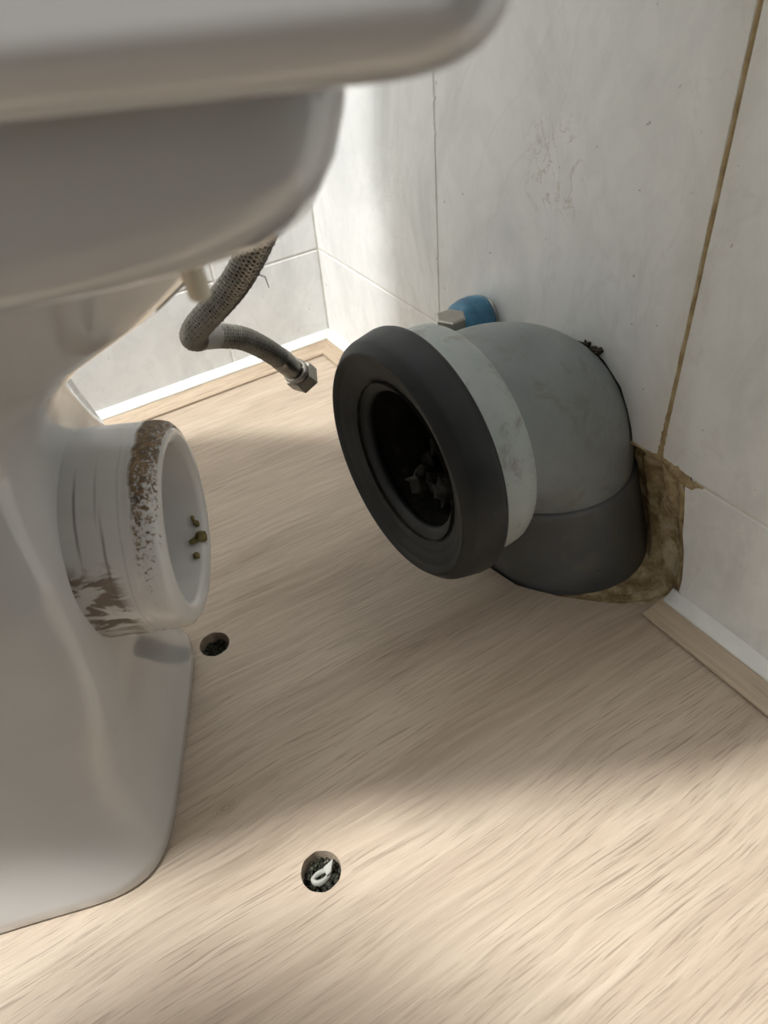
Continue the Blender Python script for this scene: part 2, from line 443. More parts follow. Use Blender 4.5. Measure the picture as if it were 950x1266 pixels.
# floor sheet with the real holes in it
PIPE_HOLE = [(.345, .0017), (.345, -.030), (.362, -.064), (.392, -.083), (.4289, -.0868), (.4597, -.0812), (.4874, -.0625), (.5103, -.0414), (.5309, -.0188), (.5413, .0017)]
SCREW = [(.368, -.311, .0118), (.568, -.324, .0122)]
bm = bmesh.new(); edges = []; loops = []
outer = [(0, .0017), (0, ROOM_Y), (ROOM_X, ROOM_Y), (ROOM_X, .0017)] + PIPE_HOLE[::-1]
def addloop(pts):
    vs = [bm.verts.new((x, y, 0)) for x, y in pts]
    es = [bm.edges.new((vs[i], vs[(i+1) % len(vs)])) for i in range(len(vs))]
    loops.append(vs); return es
edges += addloop(outer)
for (hx, hy, hr) in SCREW:
    edges += addloop([(hx+hr*cos(2*pi*k/40)*(1+.02*sin(5*k)), hy+hr*sin(2*pi*k/40)) for k in range(40)])
bmesh.ops.triangle_fill(bm, edges=edges, use_beauty=True, use_dissolve=False)
for vs in loops:
    low = [bm.verts.new((v.co.x, v.co.y, -.012)) for v in vs]
    for i in range(len(vs)):
        k = (i+1) % len(vs)
        bm.faces.new((vs[i], vs[k], low[k], low[i]))
tag(frombm('floor', bm, OAK), kind='structure')
floor_o = bpy.data.objects['floor']
bm = bmesh.new(); edges = []; loops = []
edges += addloop([(0, .0017), (0, ROOM_Y), (ROOM_X, ROOM_Y), (ROOM_X, .0017)] + [(x, y) for x, y in PIPE_HOLE[::-1]])
for (hx, hy, hr) in SCREW:
    edges += addloop([(hx+.0085*cos(2*pi*k/24), hy+.0085*sin(2*pi*k/24)) for k in range(24)])
bmesh.ops.triangle_fill(bm, edges=edges, use_beauty=True, use_dissolve=False)
for v in bm.verts: v.co.z = -.012
for vs in loops:
    low = [bm.verts.new((v.co.x, v.co.y, -.09)) for v in vs]
    for i in range(len(vs)):
        k = (i+1) % len(vs); bm.faces.new((vs[i], vs[k], low[k], low[i]))
frombm('screed', bm, CONC, floor_o)
box('screed_base', .0, ROOM_X, ROOM_Y, .1, -.13, -.09, DARK, floor_o)

# skirting strips with a bead of silicone above
def trim_prof(): return [(-.0232, 0.0), (-.0232, .0010), (-.0248, .0012), (-.0248, .0028), (-.0225, .0042), (-.0195, .0048), (-.0085, .0105), (-.0070, .0112), (0, .0115), (0, 0)]
def strip(name, prof, p0, p1, inward, m, mit0=0, mit1=0, parent=None, wob=0, seed=0):
    """prof = (offset from wall towards room [negative], z); runs p0->p1 in plan; inward = unit vector into room"""
    p0, p1, inward = Vector(p0), Vector(p1), Vector(inward)
    d = (p1-p0).normalized(); n = max(2, int((p1-p0).length/.012)) if wob else 2
    vs, fs = [], []
    for i in range(n):
        t = i/(n-1); k = len(prof)
        for q, (o, z) in enumerate(prof):
            off = -o
            s = p0.lerp(p1, t)+d*((mit0*off)*(1-t)-(mit1*off)*t)+inward*off
            if wob:
                s = s+inward*nz(i*.37, q, seed, 1.0)*wob; z = z+nz(i*.3, q+9, seed, 1)*wob
            vs.append((s.x, s.y, z))
    k = len(prof)
    for i in range(n-1):
        for q in range(k):
            fs.append((i*k+q, i*k+(q+1) % k, (i+1)*k+(q+1) % k, (i+1)*k+q))
    fs.append(tuple(range(k))[::-1]); fs.append(tuple((n-1)*k+q for q in range(k)))
    o = mesh(name, vs, fs, m, parent, smooth=bool(wob))
    return o
def bead(): return [(-.0088, .0100), (-.0092, .0118), (-.0075, .0135), (-.0035, .0155), (-.0008, .0185), (.0003, .0192), (.0003, .0100)]
B_IN, L_IN = (0, -1, 0), (1, 0, 0)
br = tag(strip('baseboard_right', trim_prof(), (.5425, 0, 0), (ROOM_X, 0, 0), B_IN, OAKX, 0, 0), kind='structure')
# slanted cut end of the right strip follows the pipe hole
for v in br.data.vertices:
    if v.co.x < .56: v.co.x = .5430+v.co.y*.12
strip('silicone_bead', bead(), (.5440, 0, 0), (ROOM_X, 0, 0), B_IN, CAULK, parent=br, wob=.0007, seed=3)
bb = tag(strip('baseboard_back', trim_prof(), (.0, 0, 0), (.342, 0, 0), B_IN, OAKX, 1, 0), kind='structure')
strip('silicone_bead', bead(), (.0, 0, 0), (.342, 0, 0), B_IN, CAULK, 1, 0, parent=bb, wob=.0007, seed=5)
bl = tag(strip('baseboard_left', trim_prof(), (0, 0, 0), (0, ROOM_Y, 0), L_IN, OAKY, 1, 0), kind='structure')
strip('silicone_bead', bead(), (0, 0, 0), (0, ROOM_Y, 0), L_IN, CAULK, 1, 0, parent=bl, wob=.0009, seed=7)

# brown stained joint on the back wall: irregular ribbon bulging out of the joint, with a blob at the tile corner
def ribbon(name, pts, m, parent, sub=8, seed=0, depth=.0022):
    P = catmull([(x, 0, z) for x, z, w_ in pts], sub); W = []
    for i in range(len(pts)-1):
        for k in range(sub): W.append(pts[i][2]*(1-k/sub)+pts[i+1][2]*k/sub)
    W.append(pts[-1][2]); vs, fs = [], []
    for i, p in enumerate(P):
        t = (P[min(i+1, len(P)-1)]-P[max(0, i-1)]).normalized(); s = Vector((t.z, 0, -t.x))
        w0 = W[i]*(1+.55*nz(i*.31, seed, 0, 1)); w1 = W[i]*(1+.55*nz(i*.29, seed+5, 0, 1))
        hgt = depth*(.7+.5*nz(i*.4, seed+9, 0, 1))
        for a, h in ((-1, -.0), (-.6, .7), (0, 1), (.6, .7), (1, 0)):
            q = p+s*(a*(w0 if a < 0 else w1)); vs.append((q.x, .0006-h*hgt, q.z))
    for i in range(len(P)-1):
        for k in range(4): fs.append((i*5+k, i*5+k+1, (i+1)*5+k+1, (i+1)*5+k))
    return mesh(name, vs, fs, m, parent)
ribbon('stained_joint', [(.5072, .125, .0040), (.5072, .137, .0036), (.5070, .150, .0030), (.5072, .165, .0024), (.5072, .20, .0020), (.5073, .25, .0017), (.5072, .30, .0020), (.5072, .35, .0018), (.5073, .40, .0016), (.5072, .472, .0015)], BGROUT, wall_b, 10, 2, .0013)
ribbon('stained_joint', [(.472, .1205, .0006), (.495, .1208, .0012), (.508, .1220, .0030), (.518, .1200, .0048), (.527, .1180, .0060), (.534, .1155, .0050), (.541, .1180, .0018), (.546, .1195, .0005)], BGROUT, wall_b, 8, 8, .0022)
# chipped pale joint filler on the left vertical joint and small stains above the valve
ribbon('chipped_filler', [(GX0+.001, .312, .0006), (GX0-.0035, .306, .0014), (GX0-.0045, .296, .0016), (GX0-.002, .288, .0016), (GX0+.0005, .283, .0006)], CAULK, wall_b, 6, 3, .0012)

# ------------------------------------------------------------ mortar round the pipe
pipe_c = Vector((.468, -.066, .145)); pipe_d = Vector((0, .5, -.866)).normalized()   # lower pipe axis
LR = .0645
def pipe_pt(x, s, back=False): pass
ex = Vector((1, 0, 0)); ey = pipe_d.cross(ex).normalized()      # ey points up/outwards
if ey.y > 0: ey = -ey
def on_pipe(ang, s, r=LR): return pipe_c+pipe_d*s+(ex*sin(ang)+ey*cos(ang))*r    # ang 0 = front, + = right
outer = [(.470, .0035, .1215), (.487, .0030, .1200), (.508, .0020, .1205), (.5275, .0005, .1165), (.5345, .0005, .103), (.5375, .0005, .088), (.5405, .0005, .070), (.5455, .0005, .052), (.5480, .0005, .036),
         (.5490, .0005, .016), (.5430, .0005, .0015), (.5360, -.0120, -.0015), (.5255, -.0250, -.0020), (.5120, -.0400, -.0020), (.4950, -.0560, -.0025), (.4760, -.0690, -.0035), (.4560, -.0780, -.0045), (.4350, -.0800, -.0060), (.4160, -.0720, -.0070)]
inner = []
for i in range(len(outer)):
    q = Vector(outer[i]); zi = max(min(q.z*.92, .118), -.012)
    ax_ = Vector((.4227, -.0309, .083)).lerp(Vector((.4308, -.0086, 0)), (.083-min(zi, .083))/.083)
    th = radians([44, 44, 44, 45, 46, 47, 48, 48, 46, 40, 30, 14, -4, -24, -44, -62, -80, -100, -116][i])
    inner.append(Vector((ax_.x, ax_.y, zi))+Vector((cos(th), sin(th), 0))*(.0700 if zi > .083 else .0738))
def resample(P, n):
    P = [Vector(p) for p in P]; out = []
    for i in range(n+1):
        f = i/n*(len(P)-1); k = min(int(f), len(P)-2); out.append(P[k].lerp(P[k+1], f-k))
    return out
NI, NJ = 150, 46
O_, I_ = resample(outer, NI), resample(inner, NI)
vs, fs = [], []
for i in range(NI+1):
    a, b_ = O_[i], I_[i]
    for j in range(NJ+1):
        t = j/NJ
        p = a.lerp(b_, t)
        inw = Vector((-.35, -.6, .45)).normalized()
        e = sin(pi*t)
        # folds that run round the pipe like trowel strokes
        f = .0050*e*nz(i*.020, t*4.2, 1.0, 1.6)*1.4+.0030*e*sin(t*17+4*nz(i*.02, 0, 5, 1))+.0016*e*nz(p.x, p.y, p.z, 220)+.0010*nz(p.x, p.y, p.z, 520)*min(1, 6*min(t, 1-t))
        sag = -.0045*e
        vs.append(p+inw*(f+sag))
for i in range(NI):
    for j in range(NJ): fs.append((i*(NJ+1)+j, i*(NJ+1)+j+1, (i+1)*(NJ+1)+j+1, (i+1)*(NJ+1)+j))
mo = mesh('mortar_fill', vs, fs, MORTAR)
tag(mo, 'crumbly tan mortar packed round the foot of the grey soil pipe', 'mortar')

# ------------------------------------------------------------ soil pipe
sp = empty('soil_pipe', (.468, -.02, 0))
tag(sp, 'grey plastic soil pipe elbow with black rubber connector rising from the corner', 'pipe')
def child(o, root):
    o.parent = root; o.matrix_parent_inverse = root.matrix_world.inverted() if False else Matrix.Translation(-Vector(root.location)); return o
AX = (.4227, .1414)
KP = 1.155
def kp(prof): return [(a*KP-.0561, r*KP) for a, r in prof]
MY = Matrix(((0, 1, 0, AX[0]), (-1, 0, 0, 0), (0, 0, 1, AX[1]), (0, 0, 0, 1)))   # local X -> -Y
# elbow body
R_E = .0699; bend = .0584; y_s = -.0893
path = [Vector((AX[0], y_s-.036, AX[1])), Vector((AX[0], y_s-.018, AX[1]))]
for k in range(0, 25):
    a = radians(86)*k/24
    path.append(Vector((AX[0], y_s+bend*sin(a), AX[1]-bend*(1-cos(a)))))
endp = path[-1]; d_end = Vector((0, cos(radians(86)), -sin(radians(86))))
path.append(endp+d_end*.006)
el = child(tube('elbow_body', path, R_E, PVC, None, 96, False), sp)
# rim of the lower socket and the pipe leaning slightly back into the mortar
J0, J1 = Vector((AX[0], endp.y, endp.z)), Vector((.4308, -.0086, 0))
def cone_ring(t): return J0.lerp(J1, t)
vs, fs = [], []; prof = [(-.012, .0680), (-.014, .0715), (.0, .0728), (.02, .0735), (.06, .0728), (.5, .0735), (1.0, .0742), (1.7, .0742)]
for (t, r) in prof:
    c = cone_ring(t)
    tl = .06*min(max(t, 0), 1)
    for j in range(96):
        a = 2*pi*j/96; vs.append(c+Vector((r*cos(a), r*sin(a), 0)))
for i in range(len(prof)-1):
    for j in range(96): fs.append((i*96+j, i*96+(j+1) % 96, (i+1)*96+(j+1) % 96, (i+1)*96+j))
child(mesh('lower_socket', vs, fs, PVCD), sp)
# collar
child(lathe('collar', kp([(.168, .0700), (.170, .0712), (.176, .0726), (.166, .0722), (.152, .0718), (.1465, .0712), (.1445, .0700), (.1432, .0675), (.1428, .0640), (.1430, .0603)]), MY, PVCL, None, 96), sp)
# inner pipe bore
child(lathe('pipe_bore', kp([(.188, .0500), (.150, .0500), (.12, .0505), (.10, .052)]), MY, SLUDGE, None, 64), sp)
# rubber seal: outer skirt, chamfer, front face, recessed lip
child(lathe('rubber_seal', kp([(.1700, .0700), (.1695, .0752), (.1705, .0776), (.1725, .0783), (.1745, .0783), (.1870, .0757), (.1890, .0748), (.1899, .0740), (.1938, .0702), (.1945, .0692), (.1943, .0680), (.1925, .0655), (.1918, .0640), (.1915, .0620),
                            (.1895, .0585), (.1890, .0570), (.1885, .0550), (.1865, .0515), (.1850, .0480), (.1840, .0452), (.1832, .0440), (.1820, .0433), (.1800, .0436), (.1780, .0450), (.1740, .0520), (.1700, .0600)]),
            MY, RUBBER, None, 128, lambda a, t: .004*sin(3*t+1)*(1 if a > .175 else .2)), sp)
# sludge lumps inside the throat
rnd = random.Random(4)
bm = bmesh.new()
for k in range(22):
    a = rnd.uniform(-.9, 2.2); rr = rnd.uniform(.026, .048); s = rnd.uniform(.004, .010)
    c = Vector((AX[0]+rr*sin(a)*.9, rnd.uniform(-.140, -.10), AX[1]-abs(rr*cos(a))-.002))
    r = bmesh.ops.create_icosphere(bm, subdivisions=2, radius=s, matrix=Matrix.Translation(c))
    for v in r['verts']: v.co += (v.co-c)*nz(v.co.x, v.co.y, v.co.z, 170)*1.5
child(frombm('sludge', bm, SLUDGE, None, True), sp)['kind'] = 'stuff'
# dirt crumbs: top of elbow against the wall
bm = bmesh.new()
for k in range(26):
    t = rnd.random()
    c = Vector((.4260+.017*t, -.0005-.003*rnd.random(), .1780-.001*t+rnd.uniform(-.0015, .002)))
    r = bmesh.ops.create_icosphere(bm, subdivisions=1, radius=rnd.uniform(.0008, .0022), matrix=Matrix.Translation(c))
    for v in r['verts']: v.co += (v.co-c)*nz(v.co.x, v.co.y, v.co.z, 700)
dc = tag(frombm('dirt_crumbs', bm, DIRT, None), 'dark crumbs of dirt stuck to the wall above the soil pipe elbow', 'dirt', kind='stuff')

# ------------------------------------------------------------ toilet (local u = x, v = y)
YAW = radians(27)
U = Vector((cos(YAW), -sin(YAW), 0)); V = Vector((sin(YAW), cos(YAW), 0))
TO = Vector((.455, -.318, 0))
MT = Matrix(((U.x, V.x, 0, TO.x), (U.y, V.y, 0, TO.y), (0, 0, 1, 0), (0, 0, 0, 1)))
toilet = empty('toilet', M=MT)
tag(toilet, 'white porcelain toilet pulled away from the wall with its spout bare', 'toilet')
NS = 288; VC = -.20
def sup(th, w_, lp, lm, n):
    s, c = sin(th), cos(th); L_ = lp if s > 0 else lm
    return (abs(c/w_)**n+abs(s/L_)**n)**(-1/n)
def outline(w_r, v_r, n_r, w_b, v_f, n_b=2.3):
    out = []
    for k in range(NS):
        th = 2*pi*k/NS
        a = sup(th, w_r, v_r-VC, .10, n_r)
        b_ = sup(th, w_b, .12, VC-v_f, n_b)
        r = (a**9+b_**9)**(1/9)
        out.append((r*cos(th), VC+r*sin(th)))
    return out
levels = [  # z, w_rear, v_rear, n_rear, w_bowl, v_front
    (-.000, .106, -.050, 6.5, .114, -.50), (.003, .108, -.0475, 6.5, .117, -.502), (.012, .107, -.048, 6.0, .116, -.50), (.035, .101, -.052, 5.0, .112, -.49),
    (.070, .094, -.054, 4.5, .104, -.475), (.110, .086, -.047, 6.0, .100, -.46), (.150, .081, -.041, 8.0, .100, -.455), (.190, .079, -.039, 9.0, .105, -.455),
    (.225, .077, -.040, 8.0, .115, -.465), (.250, .075, -.041, 5.5, .125, -.48), (.272, .075, -.040, 3.8, .136, -.50), (.292, .077, -.026, 2.8, .150, -.52),
    (.312, .084, .003, 2.8, .163, -.535), (.332, .096, .038, 2.9, .171, -.545), (.350, .108, .061, 3.0, .177, -.552), (.362, .118, .076, 3.1, .178, -.556), (.372, .127, .086, 3.3, .180, -.558),
    (.379, .138, .0925, 4.0, .180, -.558), (.384, .150, .0975, 5.0, .180, -.558), (.388, .159, .0980, 7, .181, -.560), (.392, .1625, .0985, 9.5, .181, -.560), (.397, .163, .0990, 13, .181, -.560), (.402, .163, .1000, 20, .181, -.560), (.408, .163, .1025, 26, .181, -.560), (.414, .163, .1045, 26, .181, -.560),
    (.419, .163, .1055, 26, .181, -.559), (.4225, .161, .1045, 26, .179, -.558), (.4245, .158, .102, 24, .175, -.554)]
vs, fs = [], []
for (z, a, b_, c, d, e) in levels:
    for (x, y) in outline(a, b_, c, d, e): vs.append((x, y, z))
nl = len(levels)
# rim opening and bowl cavity
for (z, sx, syp, sym, cy) in ((.4245, .128, .17, .17, -.345), (.418, .122, .165, .165, -.345), (.36, .118, .155, .16, -.345), (.30, .085, .11, .12, -.335), (.24, .05, .06, .08, -.32), (.225, .02, .03, .03, -.32)):
    for k in range(NS):
        th = 2*pi*k/NS; vs.append((sx*cos(th), cy+syp*sin(th), z))
    nl += 1
for i in range(nl-1):
    for j in range(NS): fs.append((i*NS+j, i*NS+(j+1) % NS, (i+1)*NS+(j+1) % NS, (i+1)*NS+j))
fs.append(tuple((nl-1)*NS+j for j in range(NS)))
fs.append(tuple(range(NS))[::-1])
pan = mesh('pan', vs, fs, PORC, toilet)
# far-side web of the pan casting behind the spout
wv = [(-.050, -.10, .262), (-.055, -.0590, .262), (-.062, -.0570, .2505), (-.074, -.0560, .2250), (-.080, -.0545, .205), (-.07, -.058, .17), (-.05, -.10, .16),
      (-.09, -.10, .262), (-.088, -.066, .262), (-.088, -.0640, .2500), (-.092, -.0600, .2250), (-.098, -.0570, .203), (-.09, -.062, .17), (-.08, -.10, .16)]
wfc = [(0, 1, 2, 3, 4, 5, 6)[::-1], (7, 8, 9, 10, 11, 12, 13)]+[(i, (i+1) % 7, 7+(i+1) % 7, 7+i) for i in range(7)]
web = mesh('casting_web', wv, wfc, PORC, toilet)
md = web.modifiers.new('bev', 'BEVEL'); md.width = .006; md.segments = 4

# outlet spout: object space x along the barrel
SL = .092
spo = bpy.data.objects.new('outlet_spout', None)
prof = [(-.030, .0610), (-.020, .0625), (-.010, .0615), (-.002, .0585), (.004, .0566), (.012, .0556), (.030, .0552), (.0500, .0549), (.0628, .0548),
        (.0700, .0547), (.0755, .0546), (.0768, .0543), (.0780, .0546), (.0800, .0549), (.0855, .0545), (.0888, .0534), (.0910, .0510), (SL+.0004, .0480), (SL+.0004, .0455), (.0918, .0438), (.0905, .0424), (.088, .0414), (.07, .0410), (.03, .0405), (-.01, .0400), (-.05, .039)]
vs, fs = [], []; seg = 128
for (a, r) in prof:
    for j in range(seg):
        t = 2*pi*j/seg; vs.append((a, r*sin(t), r*cos(t)))
for i in range(len(prof)-1):
    for j in range(seg):
        fs.append((i*seg+j, (i+1)*seg+j, (i+1)*seg+(j+1) % seg, i*seg+(j+1) % seg))
spout = mesh('outlet_spout', vs, fs, SPOUT, toilet)
# local frame: X -> +v, Y -> +u, Z -> up  (mirror-free: use rotation with Y -> -u then flip sign)
spout.matrix_local = Matrix(((0, 1, 0, 0.0), (1, 0, 0, -SL+.0045), (0, 0, 1, .1975), (0, 0, 0, 1)))
# grime crumbs inside the spout mouth
bm = bmesh.new()
for (t, a, s) in ((-2.30, .087, .0020), (-2.50, .088, .0034), (-2.56, .085, .0026), (-2.80, .086, .0022), (-2.24, .085, .0016)):
    c = Vector((.0408*sin(t), -SL+.0045+a, .1975+.0408*cos(t)))
    r = bmesh.ops.create_icosphere(bm, subdivisions=2, radius=s, matrix=Matrix.Translation(c))
    for v in r['verts']: v.co += (v.co-c)*nz(v.co.x, v.co.y, v.co.z, 400)*.8
g = frombm('grime', bm, m_plain('ochre_grime', (.17, .14, .05), .8, 0, .5, 300), toilet, True); g['kind'] = 'stuff'; g['label'] = 'ochre grime lumps inside the spout mouth'

# cistern: rounded box, bottom edges soft
def rrect(hu, v0, v1, r, n=10):
    pts = []
    for (cx, cy, a0) in ((hu-r, v1-r, 0), (-hu+r, v1-r, 90), (-hu+r, v0+r, 180), (hu-r, v0+r, 270)):
        for k in range(n+1):
            a = radians(a0+90*k/n); pts.append((cx+r*cos(a), cy+r*sin(a)))
    return pts
def loft(name, rings, m, parent):
    n = len(rings[0][0]); vs, fs = [], []
    for pts, z in rings:
        for x, y in pts: vs.append((x, y, z))
    for i in range(len(rings)-1):
        for j in range(n): fs.append((i*n+j, i*n+(j+1) % n, (i+1)*n+(j+1) % n, (i+1)*n+j))
    fs.append(tuple(range(n))[::-1]); fs.append(tuple((len(rings)-1)*n+j for j in range(n)))
    return mesh(name, vs, fs, m, parent)
CU, CV0, CV1, CZ = .180, -.085, .1290, .4228
rings = []
for k in range(9):
    a = radians(90*k/8); ins = .012*(1-sin(a)); zz = CZ+.012*(1-cos(a))
    rings.append((rrect(CU-ins, CV0+ins, CV1-ins, .012-ins*.1), zz))
rings += [(rrect(CU+.004, CV0-.002, CV1+.001, .018), .60), (rrect(CU+.008, CV0-.004, CV1+.002, .020), .765)]
cis = loft('cistern', rings, PORC, toilet)
loft('cistern_lid', [(rrect(CU+.012, CV0-.010, CV1+.008, .036), .7655), (rrect(CU+.014, CV0-.012, CV1+.008, .038), .770), (rrect(CU+.014, CV0-.012, CV1+.008, .038), .785), (rrect(CU+.008, CV0-.006, CV1+.004, .034), .795), (rrect(CU-.03, CV0+.03, CV1-.03, .03), .799)], PORC, toilet)
lathe('flush_button', [(.0, .0001), (.0, .022), (.004, .022), (.0055, .020), (.0055, .0001)], Matrix.Translation((0, .02, .7985)) @ Matrix(((0, 0, 1, 0), (0, 1, 0, 0), (1, 0, 0, 0), (0, 0, 0, 1))), NICKEL, toilet, 32)
# ivory fixing bolt poking through below the shelf
p0 = Vector((.130, .0655, .3950)); p1 = Vector((.130, .0672, .3755))
fb = tube('fixing_bolt', [p0, p0.lerp(p1, .2), p0.lerp(p1, .96), p1], [.0036, .0030, .0027, .0021], IVORY, toilet, 16)

# ------------------------------------------------------------ unseen basin added on the right wall to shade the floor in front
bx = empty('added_shade_basin', (ROOM_X, -.845, .72))
tag(bx, 'unseen white basin with tap, added on the right wall to shade the floor', 'basin')
def boutline(dx, dy, n=44, nose=.0):
    return [(-(dx*(1-abs(cos(t))**2.6*1.0)**(1/2.6)) if True else 0, dy*cos(t)) for t in [pi*k/(n-1) for k in range(n)]]
def bring(dx, dy, z, off=0): return [(a-off if a < -.001 else a, b_, z) for a, b_ in boutline(dx, dy)]
rings = [bring(.10, .12, .0), bring(.21, .150, .015), bring(.305, .180, .06), bring(.345, .196, .11), bring(.352, .200, .13), bring(.348, .198, .137), bring(.322, .175, .137), bring(.300, .155, .11), bring(.22, .09, .07), bring(.16, .04, .055)]
n = 44; vs = [v for r in rings for v in r]; fs = []
for i in range(len(rings)-1):
    for j in range(n-1): fs.append((i*n+j, i*n+j+1, (i+1)*n+j+1, (i+1)*n+j))
fs.append(tuple(range(n))[::-1]); fs.append(tuple((len(rings)-1)*n+j for j in range(n)))
mesh('bowl', vs, fs, PORC, bx)
box('back_ledge', -.075, 0, -.190, .190, .100, .160, PORC, bx, .008)
tube('tap', [(-.045, .0, .155), (-.045, .0, .205), (-.055, .0, .225), (-.080, .0, .235), (-.110, .0, .228), (-.122, .0, .212)], .0095, NICKEL, bx, 20)
tube('tap_handle', [(-.045, .0, .225), (-.045, .0, .262)], [.013, .015], NICKEL, bx, 20)

# ------------------------------------------------------------ flexible hose
def TW(u_, v_, z_): return TO+U*u_+V*v_+Vector((0, 0, z_))
hose = empty('flexible_hose', TW(-.045, .08, .35))
tag(hose, 'braided steel water hose hanging loose under the cistern with hex nut', 'hose')
ctrl = [TW(-.045, .082, .3500), TW(-.053, .0665, .3254), TW(-.060, .0555, .3080), TW(-.070, .0440, .2920), TW(-.082, .0300, .2760), TW(-.0945, .0165, .2610),
        TW(-.1035, .0100, .2510), TW(-.1120, .0090, .2445), TW(-.121, .0135, .2405), TW(-.134, .0215, .2330), TW(-.150, .0310, .2215), TW(-.165, .0400, .2060), TW(-.180, .0485, .1880), TW(-.190, .0560, .1720)]
hp = catmull(ctrl, 14)
HR = .0072
def hchild(o): o.parent = hose; o.matrix_parent_inverse = Matrix.Translation(-Vector(hose.location)); return o
hchild(tube('lining', hp, HR-.0006, HOSEIN, None, 24))
# braid: helical flat strands in both directions
def arclen(path):
    s = [0]
    for a, b_ in zip(path, path[1:]): s.append(s[-1]+(b_-a).length)
    return s
S = arclen(hp); Fr = frames(hp)
def sample(s):
    import bisect
    k = min(max(bisect.bisect_right(S, s)-1, 0), len(hp)-2)
    f = (s-S[k])/max(1e-9, S[k+1]-S[k]); f = min(max(f, 0), 1)
    t = Fr[k][0].lerp(Fr[k+1][0], f).normalized(); n = Fr[k][1].lerp(Fr[k+1][1], f); n = (n-t*n.dot(t)).normalized()
    return hp[k].lerp(hp[k+1], f), t, n, t.cross(n)
vs, fs = [], []
NST = 10; pitch = .026; total = S[-1]; stp = .0011; hw = .00070
for dirn in (1, -1):
    for k in range(NST):
        base = len(vs); n_ = int(total/stp)
        for i in range(n_+1):
            s = total*i/n_; p, t, n, b_ = sample(s)
            ph = 2*pi*k/NST+dirn*2*pi*s/pitch
            rr = HR+.00028*sin(NST*(2*pi*s/pitch)*1.0+dirn*pi/2*(1 if dirn > 0 else 1)+k*pi)
            rad = n*cos(ph)+b_*sin(ph); tang = (-n*sin(ph)+b_*cos(ph))
            sd = (t*1.0+tang*(-dirn)*(pitch/(2*pi*HR))).normalized()   # across the strand
            run = (tang*dirn*(2*pi*HR/pitch)+t).normalized(); across = rad.cross(run).normalized()
            for o_, h in ((-1, 0), (0, .00055), (1, 0)):
                vs.append(p+rad*(rr+h)+across*(o_*hw))
        for i in range(n_):
            for q in range(2):
                a = base+i*3+q; fs.append((a, a+1, a+4, a+3))
br_ = hchild(mesh('steel_braid', vs, fs, STEELW, None)); br_['kind'] = 'stuff'
def frameM(p, d):
    d = Vector(d).normalized(); up = Vector((0, 0, 1)); y = up.cross(d).normalized(); z = d.cross(y)
    return Matrix(((d.x, y.x, z.x, p.x), (d.y, y.y, z.y, p.y), (d.z, y.z, z.z, p.z), (0, 0, 0, 1)))
# smooth label sleeve just after the bend
k0 = next(i for i, s in enumerate(S) if s > total*.565); k1 = next(i for i, s in enumerate(S) if s > total*.625)
hchild(tube('crimp_sleeve', hp[k0:k1+1], HR+.0007, SATIN, None, 28))
# ferrule and nut at the free end
pe = hp[-1]; de = (hp[-1]-hp[-4]).normalized(); ME = frameM(pe, de)
hchild(lathe('end_ferrule', [(-.020, HR+.0002), (-.019, HR+.0010), (-.004, HR+.0010), (-.001, HR+.0002), (.001, HR-.001), (.006, HR-.0015)], ME, NICKEL, None, 32))
def hexnut(name, M, a0, a1, r, m, bore=.0, seg=6):
    bm = bmesh.new(); rings = []
    for (a, rr) in ((a0, r*.90), (a0+.0012, r), (a1-.0012, r), (a1, r*.90)):
        rings.append([bm.verts.new(M @ Vector((a, rr*cos(pi/3*k), rr*sin(pi/3*k)))) for k in range(6)])
    for i in range(3):
        for k in range(6): bm.faces.new((rings[i][k], rings[i][(k+1) % 6], rings[i+1][(k+1) % 6], rings[i+1][k]))
    bm.faces.new(rings[0][::-1])
    inn = [bm.verts.new(M @ Vector((a1, bore*cos(pi/3*k), bore*sin(pi/3*k)))) for k in range(6)]
    inb = [bm.verts.new(M @ Vector((a1-.006, bore*cos(pi/3*k), bore*sin(pi/3*k)))) for k in range(6)]
    for k in range(6):
        bm.faces.new((rings[3][k], rings[3][(k+1) % 6], inn[(k+1) % 6], inn[k]))
        bm.faces.new((inn[k], inn[(k+1) % 6], inb[(k+1) % 6], inb[k]))
    bm.faces.new(inb)
    return frombm(name, bm, m)
hchild(lathe('nut_collar', [(.002, .0075), (.003, .0098), (.0055, .0098), (.0065, .0080)], ME, NICKEL, None, 32))
hchild(hexnut('hex_nut', ME, .0075, .020, .0120, NICKEL, .0075))
# stray broken wire
wp, t, n, b_ = sample(total*.24)
pw = wp+V*.0064+Vector((0, 0, .001))
hchild(tube('loose_wire', [pw, pw+V*.006+Vector((0, 0, -.003)), pw+V*.007+Vector((0, 0, -.009))], [.0004, .0004, .0002], NICKEL, None, 6))

# ------------------------------------------------------------ stop valve on the back wall behind the elbow
vx, vz = .314, .157
val = empty('stop_valve', (vx, 0, vz))
tag(val, 'stop valve with worn blue knob and hex nut on wall behind grey elbow', 'valve')
def vchild(o): o.parent = val; o.matrix_parent_inverse = Matrix.Translation(-Vector(val.location)); return o
MV = Matrix(((0, 1, 0, vx), (-1, 0, 0, 0), (0, 0, 1, vz), (0, 0, 0, 1)))
vchild(lathe('wall_flange', [(0, .0150), (.003, .0150), (.0045, .012), (.005, .008)], MV, NICKEL, None, 40))
vchild(lathe('blue_knob', [(.003, .0150), (.006, .0190), (.012, .0202), (.020, .0200), (.0215, .0188), (.0230, .0196), (.030, .0178), (.035, .0130), (.037, .0060), (.0372, .0001)], MV, BLUE, None, 48, lambda a, t: .03*sin(5*t)*(1 if a > .005 else 0)))
MN = Matrix(((1, 0, 0, vx-.0), (0, 1, 0, -.045), (0, 0, 1, vz+.01), (0, 0, 0, 1)))
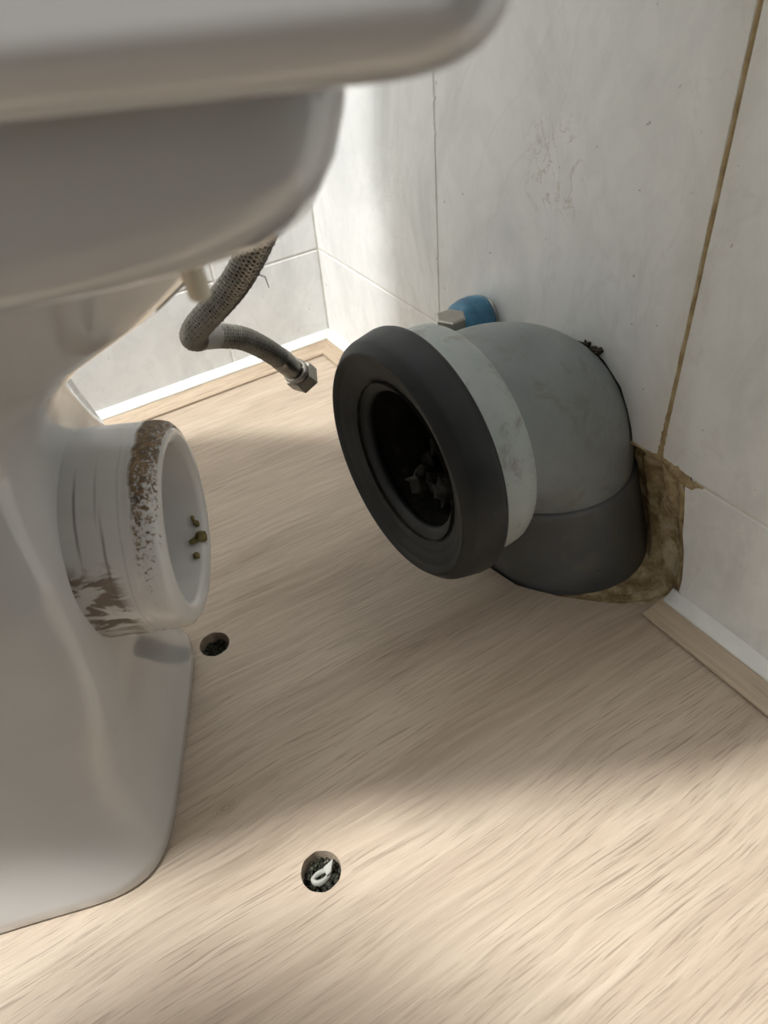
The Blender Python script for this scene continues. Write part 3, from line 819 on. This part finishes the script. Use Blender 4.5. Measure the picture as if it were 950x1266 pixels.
vchild(tube('valve_body', [(vx, -.03, vz), (vx+.006, -.042, vz), (vx+.012, -.050, vz+.002)], .0085, NICKEL, None, 20))
Mh = Matrix.Translation((.3365, -.055, .153)) @ Matrix(((0, 0, 1, 0), (0, 1, 0, 0), (1, 0, 0, 0), (0, 0, 0, 1)))
vchild(hexnut('hex_nut', Mh, .008, .030, .0125, NICKEL, .0001))
ribbon('rust_mark', [(.300, .197, .0008), (.301, .192, .0022), (.303, .187, .0012), (.302, .180, .0016)], IVORY, wall_b, 6, 4, .0006)

# ------------------------------------------------------------ floor fixings: debris and a chewed wall plug
for i, (hx, hy, hr) in enumerate(SCREW):
    bm = bmesh.new(); rr = random.Random(i+11)
    for k in range(170):
        a, r = rr.uniform(0, 2*pi), hr*.92*math.sqrt(rr.random())
        c = Vector((hx+r*cos(a), hy+r*sin(a), -.0105+rr.uniform(-.001, .0025)-(.004 if i == 0 and r < hr*.6 else 0)))
        q = bmesh.ops.create_icosphere(bm, subdivisions=1, radius=rr.uniform(.0005, .0017), matrix=Matrix.Translation(c))
        for v in q['verts']: v.co += (v.co-c)*nz(v.co.x, v.co.y, v.co.z, 900)*1.0
    o = frombm('hole_grit', bm, DEBRIS, None)
    tag(o, ['dark grit filling the floor hole below the toilet spout', 'greenish grit in the floor hole around the pale plug'][i], 'debris', kind='stuff')
hx, hy, _ = SCREW[1]
plug = empty('wall_plug', (hx, hy, -.008))
tag(plug, 'chewed pale plastic wall plug standing in the nearer floor hole', 'wall plug')
def pchild(o): o.parent = plug; o.matrix_parent_inverse = Matrix.Translation(-Vector(plug.location)); return o
# eye-shaped collar drawn in the frame image-right / image-up on the floor
ir = Vector((.5334, .8425, 0)).normalized(); iu = Vector((-.75, .66, 0)).normalized()
def eye(n, r0, r1, x):
    out = []
    for k in range(n):
        t = 2*pi*k/n; X = r0*cos(t); Y = r1*sin(t)*abs(sin(t))**.35
        out.append(ir*(X*.93+Y*-.05)+iu*(Y+X*.32))
    return out
c = Vector((hx, hy, 0))+ir*-.0005+iu*-.001
vs, fs = [], []; n = 40
O1, O2 = eye(n, .0062, .0042, 0), eye(n, .0040, .0024, 0)
for (ring, z) in ((O1, -.009), (O1, -.0040), (O2, -.0036), (O2, -.009)):
    for p in ring: q = c+p; vs.append((q.x, q.y, z))
for i in range(3):
    for j in range(n): fs.append((i*n+j, i*n+(j+1) % n, (i+1)*n+(j+1) % n, (i+1)*n+j))
pchild(mesh('collar', vs, fs, WPLAST))
tri = [(.0010, .0030), (.0058, .0075), (.0060, .0005), (.0040, -.002), (.0028, .0005)]
vs = []
for z in (-.0055, -.0022):
    for X, Y in tri: q = c+ir*X+iu*(Y+.001); vs.append((q.x, q.y, z+(.0012 if Y > .006 else 0)))
pchild(mesh('tab', vs, [tuple(range(5))[::-1], tuple(range(5, 10))]+[(i, (i+1) % 5, 5+(i+1) % 5, 5+i) for i in range(5)], WPLAST, None, False))

# small crumbs on the floor
for k, (x, y, s) in enumerate(((.3040, -.142, .0011), (.3420, -.126, .0010), (.6435, -.155, .0010))):
    pass
